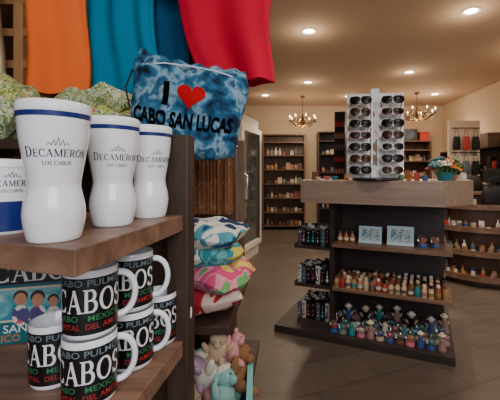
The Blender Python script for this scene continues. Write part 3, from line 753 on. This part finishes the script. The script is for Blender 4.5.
def T(x,y,z): return (tx+x*math.cos(TA)-y*math.sin(TA),ty+x*math.sin(TA)+y*math.cos(TA),1.236+z)
seq=[0,1,0,3,0,1,0,4,0,2,1,0,3,0]
k=0
for cx in (-.118,.114):
    for i in range(7):
        z=.075+i*.086
        mk('holder_peg',box(cx-.010,cx+.010,-.135,0,z-.018,z-.012),Mwhitep,st_)
        clone(SG[seq[k%14]],T(cx,-.132,z+.006),(math.radians(U(-12,-4)),0,TA+U(-.10,.10)),1.05 if i%2 else 1.09,group='sunglasses on the display tower'); k+=1
ds=top('keychain_stand','slim black display stand with hanging keychains','display stand',K(-.87,.30,1.236),KA)
mk('base',lathe([(0,0),(.07,0),(.07,.01),(0,.012)],20),Mblackp,ds,smooth=True)
mk('column',box(-.045,.045,-.035,.035,.01,.58),Mblackp,ds,bevel=.003)
for i in range(5):
    for xx in (-.028,0,.028):
        mk('keychain',mg(box(xx-.010,xx+.010,-.046,-.040,.05+.1*i,.09+.1*i),tube([(xx,-.035,.102+.1*i),(xx,-.043,.1+.1*i),(xx,-.043,.09+.1*i)],.0015,5)),[PRC[7],Mrframe,Mchrome][i%3],ds)
PHX,PHY=-.05,.24
ph=top('flower_holder','turquoise glazed cup holding a bunch of flower pens','cup',K(PHX,PHY,1.236))
mk('cup',lathe([(0,0),(.050,0),(.060,.03),(.064,.062),(.067,.064),(.062,.064),(.056,.03),(.046,.008),(0,.008)],28),PRC[1],ph,smooth=True)
base=K(PHX,PHY,1.245)
FL=[PRC[6],PRC[1],PRC[5],PRC[0],PRC[8],PRC[4],PRC[6],PRC[3]]
for i in range(36):
    a=2.4*i; r=.055*math.sqrt((i+.5)/36); lean=r*14
    o=top('flower_pen','flower-topped pen standing in a cup','pen',(base[0]+math.cos(a)*r*.7,base[1]+math.sin(a)*r*.7,base[2]+.002),0,'flower pens in a cup')
    o.rotation_euler=(-math.sin(a)*lean,math.cos(a)*lean,0); sc_=U(.9,1.3)-.2*r/.055; o.scale=(1,1,sc_)
    mk('barrel',tube([(0,0,0),(0,0,.13)],.0035,6),PRC[5],o,smooth=True)
    g=([],[])
    for q in range(7):
        th=2*pi*q/7
        g=mg(g,xf(sph(.014,8,6),(.019*math.cos(th),.019*math.sin(th),.136+.004*(q%2)),(0,-.35,th),(1.3,.8,.5)))
    mk('petals',g,FL[i%8],o,smooth=True)
    mk('flower_centre',xf(sph(.009,8,6),(0,0,.141)),PRC[3],o,smooth=True)
for (x,y,p,mi,s,l) in [(-1.05,.14,pbox,7,.55,'small brown box on the counter'),(-1.0,.06,pbowl,2,.5,'cream trinket bowl on the counter'),(-.94,.12,pbowl,6,.6,'pink trinket bowl on the counter'),(-.86,.05,pbowl,1,.6,'turquoise trinket bowl on the counter'),
   (-.77,.08,pjar,3,.5,'orange lidded trinket jar on the counter'),(-.30,.06,pbowl,3,.55,'orange trinket bowl on the counter'),(.09,.45,pjar,8,.6,'white trinket jar on the counter'),
   (-.70,.2,pjar,8,.6,'white lidded jar on the counter'),(-.25,.16,pbox,0,.5,'red trinket box on the counter'),(-.19,.05,pjar,4,.45,'blue trinket jar on the counter'),(-.36,.12,pjar,5,.45,'green trinket jar on the counter'),
   (.02,.37,pbowl,6,.5,'pink trinket bowl near the flower holder')]:
    clone(p,K(x,y,1.236),KA,s,label=l,mat=PRC[mi])
# ---------------------------------------------------------------- tiered unit to the right
TR=math.radians(-14)
tu=top('tiered_display','low brown stepped display unit with curved shelves of small goods','shelf',(1.66,3.95,0),TR)
ct,stt=math.cos(TR),math.sin(TR)
def TU(x,y,z): return (1.66+x*ct-y*stt,3.95+x*stt+y*ct,z)
tz=[.10,.36,.62,.88]
CX=.72
def ell(i,d=0,n=30):
    rx=.74-.06*i-d; ry=.66-.10*i-d
    return [(CX-rx*math.cos(pi*k/n),.60-ry*math.sin(pi*k/n)) for k in range(n+1)]
for i,z in enumerate(tz):
    mk('tier_shelf',prism(ell(i),z-.03,z),Mcounter if i==3 else Mwood_shelf,tu,bevel=.001)
    mk('front_lip',wallstrip(ell(i),.012,z-.035,z+.030),Mwood_shelf,tu)
mk('back_panel',box(.0,1.44,.60,.62,0,.85),Mwood_mid,tu)
mk('core',prism(ell(3,.12),0,.85),Mwood_mid,tu)
mk('kick_panel',prism(ell(0,.10),0,.07),Mwood_mid,tu)
PR2=PRM+[PRC[2],PRC[3],PRC[6],PRC[5],PRC[0],PRC[4],PRC[8]]
for i,z in enumerate(tz[:3]):
    for (x,y) in ell(i,.06,22)[1:-1]:
        clone(random.choice([pjar,pjar,pbowl,pjar,pbox]),TU(x,y,z),TR+U(-.3,.3),U(.5,.68),mat=random.choice(PR2),group='goods on the tiered display')
    for (x,y) in ell(i,.14,17)[2:-2]:
        if R()<.95: clone(random.choice([pjar,pbox,pbottle]),TU(x,y,z),TR+U(-.3,.3),U(.6,.85),mat=random.choice(PR2),group='goods on the tiered display')
for (x,y,p,s) in [(.45,.42,pjar,.8),(.52,.36,pbox,.7),(1.0,.40,pbox,.8)]: clone(p,TU(x,y,.88),TR,s,mat=random.choice(PRM),group='goods on the tiered display')
cb=top('cabinet','dark wooden service cabinet near the side wall','cabinet',(2.15,4.75,0),0)
mk('body',box(0,1.0,0,.45,.0,.98),Mwood_dark,cb,bevel=.003)
mk('cabinet_top',box(-.03,1.03,-.03,.48,.98,1.02),Mwood_shelf,cb,bevel=.003)
mk('door',box(.04,.49,-.018,0,.08,.94),Mwood_kiosk,cb,bevel=.002); mk('door',box(.51,.96,-.018,0,.08,.94),Mwood_kiosk,cb,bevel=.002)
def handbag(loc,rz,mat,s,label):
    o=top('handbag',label,'bag',loc,rz); o.scale=(s,s,s)
    mk('body',loft([(0,0,0,.16,.06),(0,0,.02,.17,.07),(0,0,.15,.155,.055),(0,0,.24,.13,.02),(0,0,.25,.12,.01)],28,0,0,0,3.0),mat,o,smooth=True)
    mk('handle',tube([(-.07,0,.235),(-.065,0,.31),(-.03,0,.35),(.03,0,.35),(.065,0,.31),(.07,0,.235)],.008,8),mat,o,smooth=True)
Mbk=pm('black_leather',(24,20,22),.5,bump=.1,scale=50,spec=.3)
handbag(TU(.76,.36,.88),-.2,Mbk,1.0,'black leather handbag standing on the tiered unit')
handbag((2.36,4.97,1.02),.2,pattern('woven_bag',[(150,50,45),(200,180,130),(70,90,100)],18,.9),.75,'red striped woven handbag on the cabinet')
handbag((2.66,4.97,1.02),0,Mbk,.9,'black handbag standing on the cabinet')
rg=top('cash_register','black cash register with angled screen on the cabinet','cash register',(2.98,4.97,1.02),-.2)
mk('body',box(-.15,.15,-.15,.15,0,.09),Mblackp,rg,bevel=.006)
mk('screen',xf(box(-.13,.13,-.012,.012,0,.20),(0,.02,.13),(-.25,0,0)),Mblackp,rg,bevel=.004)
mk('stand',box(-.03,.03,.0,.05,.08,.16),Mblackp,rg)
# pale partition panel with hooks and dark merchandise
pp_=top('display_panel','pale free-standing partition panel with black hook bars','display panel',(2.62,5.62,0),0)
mk('panel',box(0,.52,0,.04,0,2.15),Mwall,pp_,bevel=.003)
mk('panel_foot',box(-.02,.54,-.12,.30,0,.03),Mwood_dark,pp_)
for z in (2.02,1.62): mk('hook_bar',mg(tube([(.03,-.05,z),(.49,-.05,z)],.008,8),tube([(.08,0,z),(.08,-.05,z)],.006,6),tube([(.44,0,z),(.44,-.05,z)],.006,6)),Mblackp,pp_,smooth=True)
CL=[Mbk,PRC[0],Mbk,PRM[4],Mbk,PRM[6]]
for j,z in enumerate((1.66,1.26)):
    for i in range(3):
        o=top('hanging_bag','dark soft tote bag hanging from the partition panel','bag',(2.72+.155*i,5.545,z),0,'tote bags hanging on the panel')
        mk('body',loft([(0,0,0,.055,.025),(0,0,.02,.064,.030),(0,0,.14,.060,.025),(0,0,.22,.05,.012)],24,.10,6,i,3),CL[(i+j*2)%6],o,smooth=True)
        mk('strap',tube([(-.035,0,.21),(-.02,.01,.32),(0,.022,.366),(.02,.01,.32),(.035,0,.21)],.004,6),CL[(i+j*2)%6],o,smooth=True)
for i,(y,p,mm,l) in enumerate([(5.35,'b',Mbk,'black handbag on the side shelf top'),(5.75,'x',PRM[6],'brown storage box on the side shelf top'),(6.1,'b',PRM[6],'brown handbag on the side shelf top'),(6.5,'x',PRC[0],'red storage box on the side shelf top'),(6.85,'x',Mblackp,'black storage box on the side shelf top'),(7.1,'b',Mbk,'dark handbag on the side shelf top, near the corner')]):
    if p=='b': handbag((3.40,y,1.72),1.57,mm,.85,l)
    else: mk('storage_box',mg(box(-.13,.13,-.13,.13,0,.20),box(-.136,.136,-.136,.136,.20,.235)),mm,loc=(3.40,y,1.72),label=l,cat='box',bevel=.004)
sp=top('speaker','black box speaker standing on the corner shelf top','speaker',(2.70,7.7,2.0),-.2)
mk('cabinet',box(-.16,.16,-.12,.12,0,.26),Mblackp,sp,bevel=.01)
mk('speaker_cone',xf(lathe([(0,.01),(.04,.0),(.09,.02),(.1,.02),(.1,0)],20),(0,-.12,.13),(pi/2,0,0)),Mgrey,sp,smooth=True)
mk('storage_box',mg(box(-.1,.1,-.12,.12,0,.17),box(-.106,.106,-.126,.126,.17,.20)),PRC[0],loc=(3.0,7.7,2.0),label='red storage box on the corner shelf top',cat='box',bevel=.004)
# ---------------------------------------------------------------- lights
def downlight(x,y,e=60):
    o=top('recessed_downlight','round recessed ceiling downlight, glowing warm','ceiling light',(x,y,2.86),0,'ceiling downlights')
    mk('trim_ring',lathe([(.062,-.001),(.085,-.001),(.088,-.006),(.082,-.010),(.062,-.006)],28),Mtrimw,o,smooth=True)
    mk('lens',lathe([(0,-.003),(.062,-.003),(.062,-.001),(0,-.001)],28),Mlamp,o)
    l=bpy.data.lights.new('spot','SPOT'); l.energy=e*1.3; l.color=(1,.88,.72); l.spot_size=math.radians(130); l.spot_blend=.9; l.shadow_soft_size=.05
    lo=bpy.data.objects.new('downlight_lamp',l); SC.objects.link(lo); lo.location=(0,0,-.03); lo.parent=o
    l=bpy.data.lights.new('glow','POINT'); l.energy=e*.048; l.color=(1,.82,.60); l.shadow_soft_size=.05
    lo=bpy.data.objects.new('added_ceiling_fill',l); SC.objects.link(lo); lo.location=(0,0,-.18); lo.parent=o  # added point lamp below the fitting, gives the ceiling a soft halo
for (x,y,e) in [(.21,3.76,70),(1.75,3.29,75),(.31,5.9,50),(1.86,5.3,55),(-.45,2.6,30),(3.0,4.2,75),(2.9,6.8,60),(1.2,7.0,40),(-.5,6.9,35),(.9,1.2,50),(2.6,1.8,45)]:  # later entries are extra downlights, added to give the room more light
    downlight(x,y,e)
def chandelier(x,y,z,r,label):
    o=top('chandelier',label,'chandelier',(x,y,z),.2)
    H=2.86-z
    mk('canopy',lathe([(0,H),(.05,H),(.045,H-.02),(.012,H-.04),(0,H-.04)],20),Mbrass,o,smooth=True)
    mk('chain',tube([(0,0,.16),(0,0,H-.03)],.005,6),Mbrass,o)
    mk('column',lathe([(0,-.12),(.012,-.11),(.03,-.08),(.014,-.05),(.02,-.02),(.045,.02),(.02,.06),(.012,.12),(.02,.15),(0,.17)],20),Mbrass,o,smooth=True)
    for i in range(8):
        a=2*pi*i/8; ca,sa=math.cos(a),math.sin(a)
        pts=[]
        for t in range(11):
            u=t/10; rr=.02+(r-.02)*u; zz=-.02-.07*math.sin(pi*min(1,u*1.25))+.03*max(0,u-.6)/.4
            pts.append((rr*ca,rr*sa,zz))
        arm=mk('arm',tube(pts,.009,7),Mbrass,o,smooth=True)
        e=pts[-1]
        mk('candle_cup',xf(lathe([(0,0),(.01,0),(.03,.015),(.028,.018),(0,.018)],14),e),Mbrass,arm,smooth=True)
        mk('candle_sleeve',xf(lathe([(0,.018),(.01,.018),(.01,.07),(0,.07)],10),e),PRC[2],arm,smooth=True)
        mk('bulb',xf(lathe([(0,.068),(.009,.075),(.014,.09),(.008,.11),(0,.125)],12),e),Mbulb,arm,smooth=True)
        mk('crystal_drop',xf(lathe([(0,-.09),(.014,-.065),(.006,-.03),(0,-.005)],6),e),Mglass,arm)
        mk('crystal_chain',tube([(.05*ca,.05*sa,.10),(r*.5*ca,r*.5*sa,.03),(r*.95*ca,r*.95*sa,.02)],.006,5),Mbrass,arm)
    l=bpy.data.lights.new('pt','POINT'); l.energy=22; l.color=(1,.80,.55); l.shadow_soft_size=.15
    lo=bpy.data.objects.new('chandelier_lamp',l); SC.objects.link(lo); lo.location=(0,0,-.18); lo.parent=o
chandelier(.26,7.0,2.33,.27,'small brass chandelier with candle bulbs and crystal drops')
chandelier(2.50,6.7,2.42,.34,'brass chandelier with candle bulbs hanging near the corner')
def area(name,loc,target,size,e,col):
    l=bpy.data.lights.new('a','AREA'); l.energy=e; l.size=size; l.color=col
    o=bpy.data.objects.new(name,l); SC.objects.link(o); o.location=loc
    o.rotation_euler=(Vector(target)-Vector(loc)).to_track_quat('-Z','Y').to_euler()
area('assumed_daylight_fill',(.6,-1.3,2.2),(-.3,1.0,1.25),1.3,44,(.93,.96,1.0))  # assumed cool daylight from an added area lamp behind the camera, no shopfront built
w=bpy.data.worlds.new('w'); bpy.context.scene.world=w; w.use_nodes=True
w.node_tree.nodes['Background'].inputs['Color'].default_value=(.95,.95,1,1); w.node_tree.nodes['Background'].inputs['Strength'].default_value=.5
for o in PROTOS: bpy.data.objects.remove(o)
cam=bpy.data.cameras.new('camera'); co_=bpy.data.objects.new('camera',cam); SC.objects.link(co_)
co_.location=(0,0,1.3); co_.rotation_euler=(pi/2,0,0)
cam.lens=24.48; cam.sensor_width=36; cam.shift_x=-.08; cam.shift_y=-.056; cam.clip_start=.02
bpy.context.scene.camera=co_
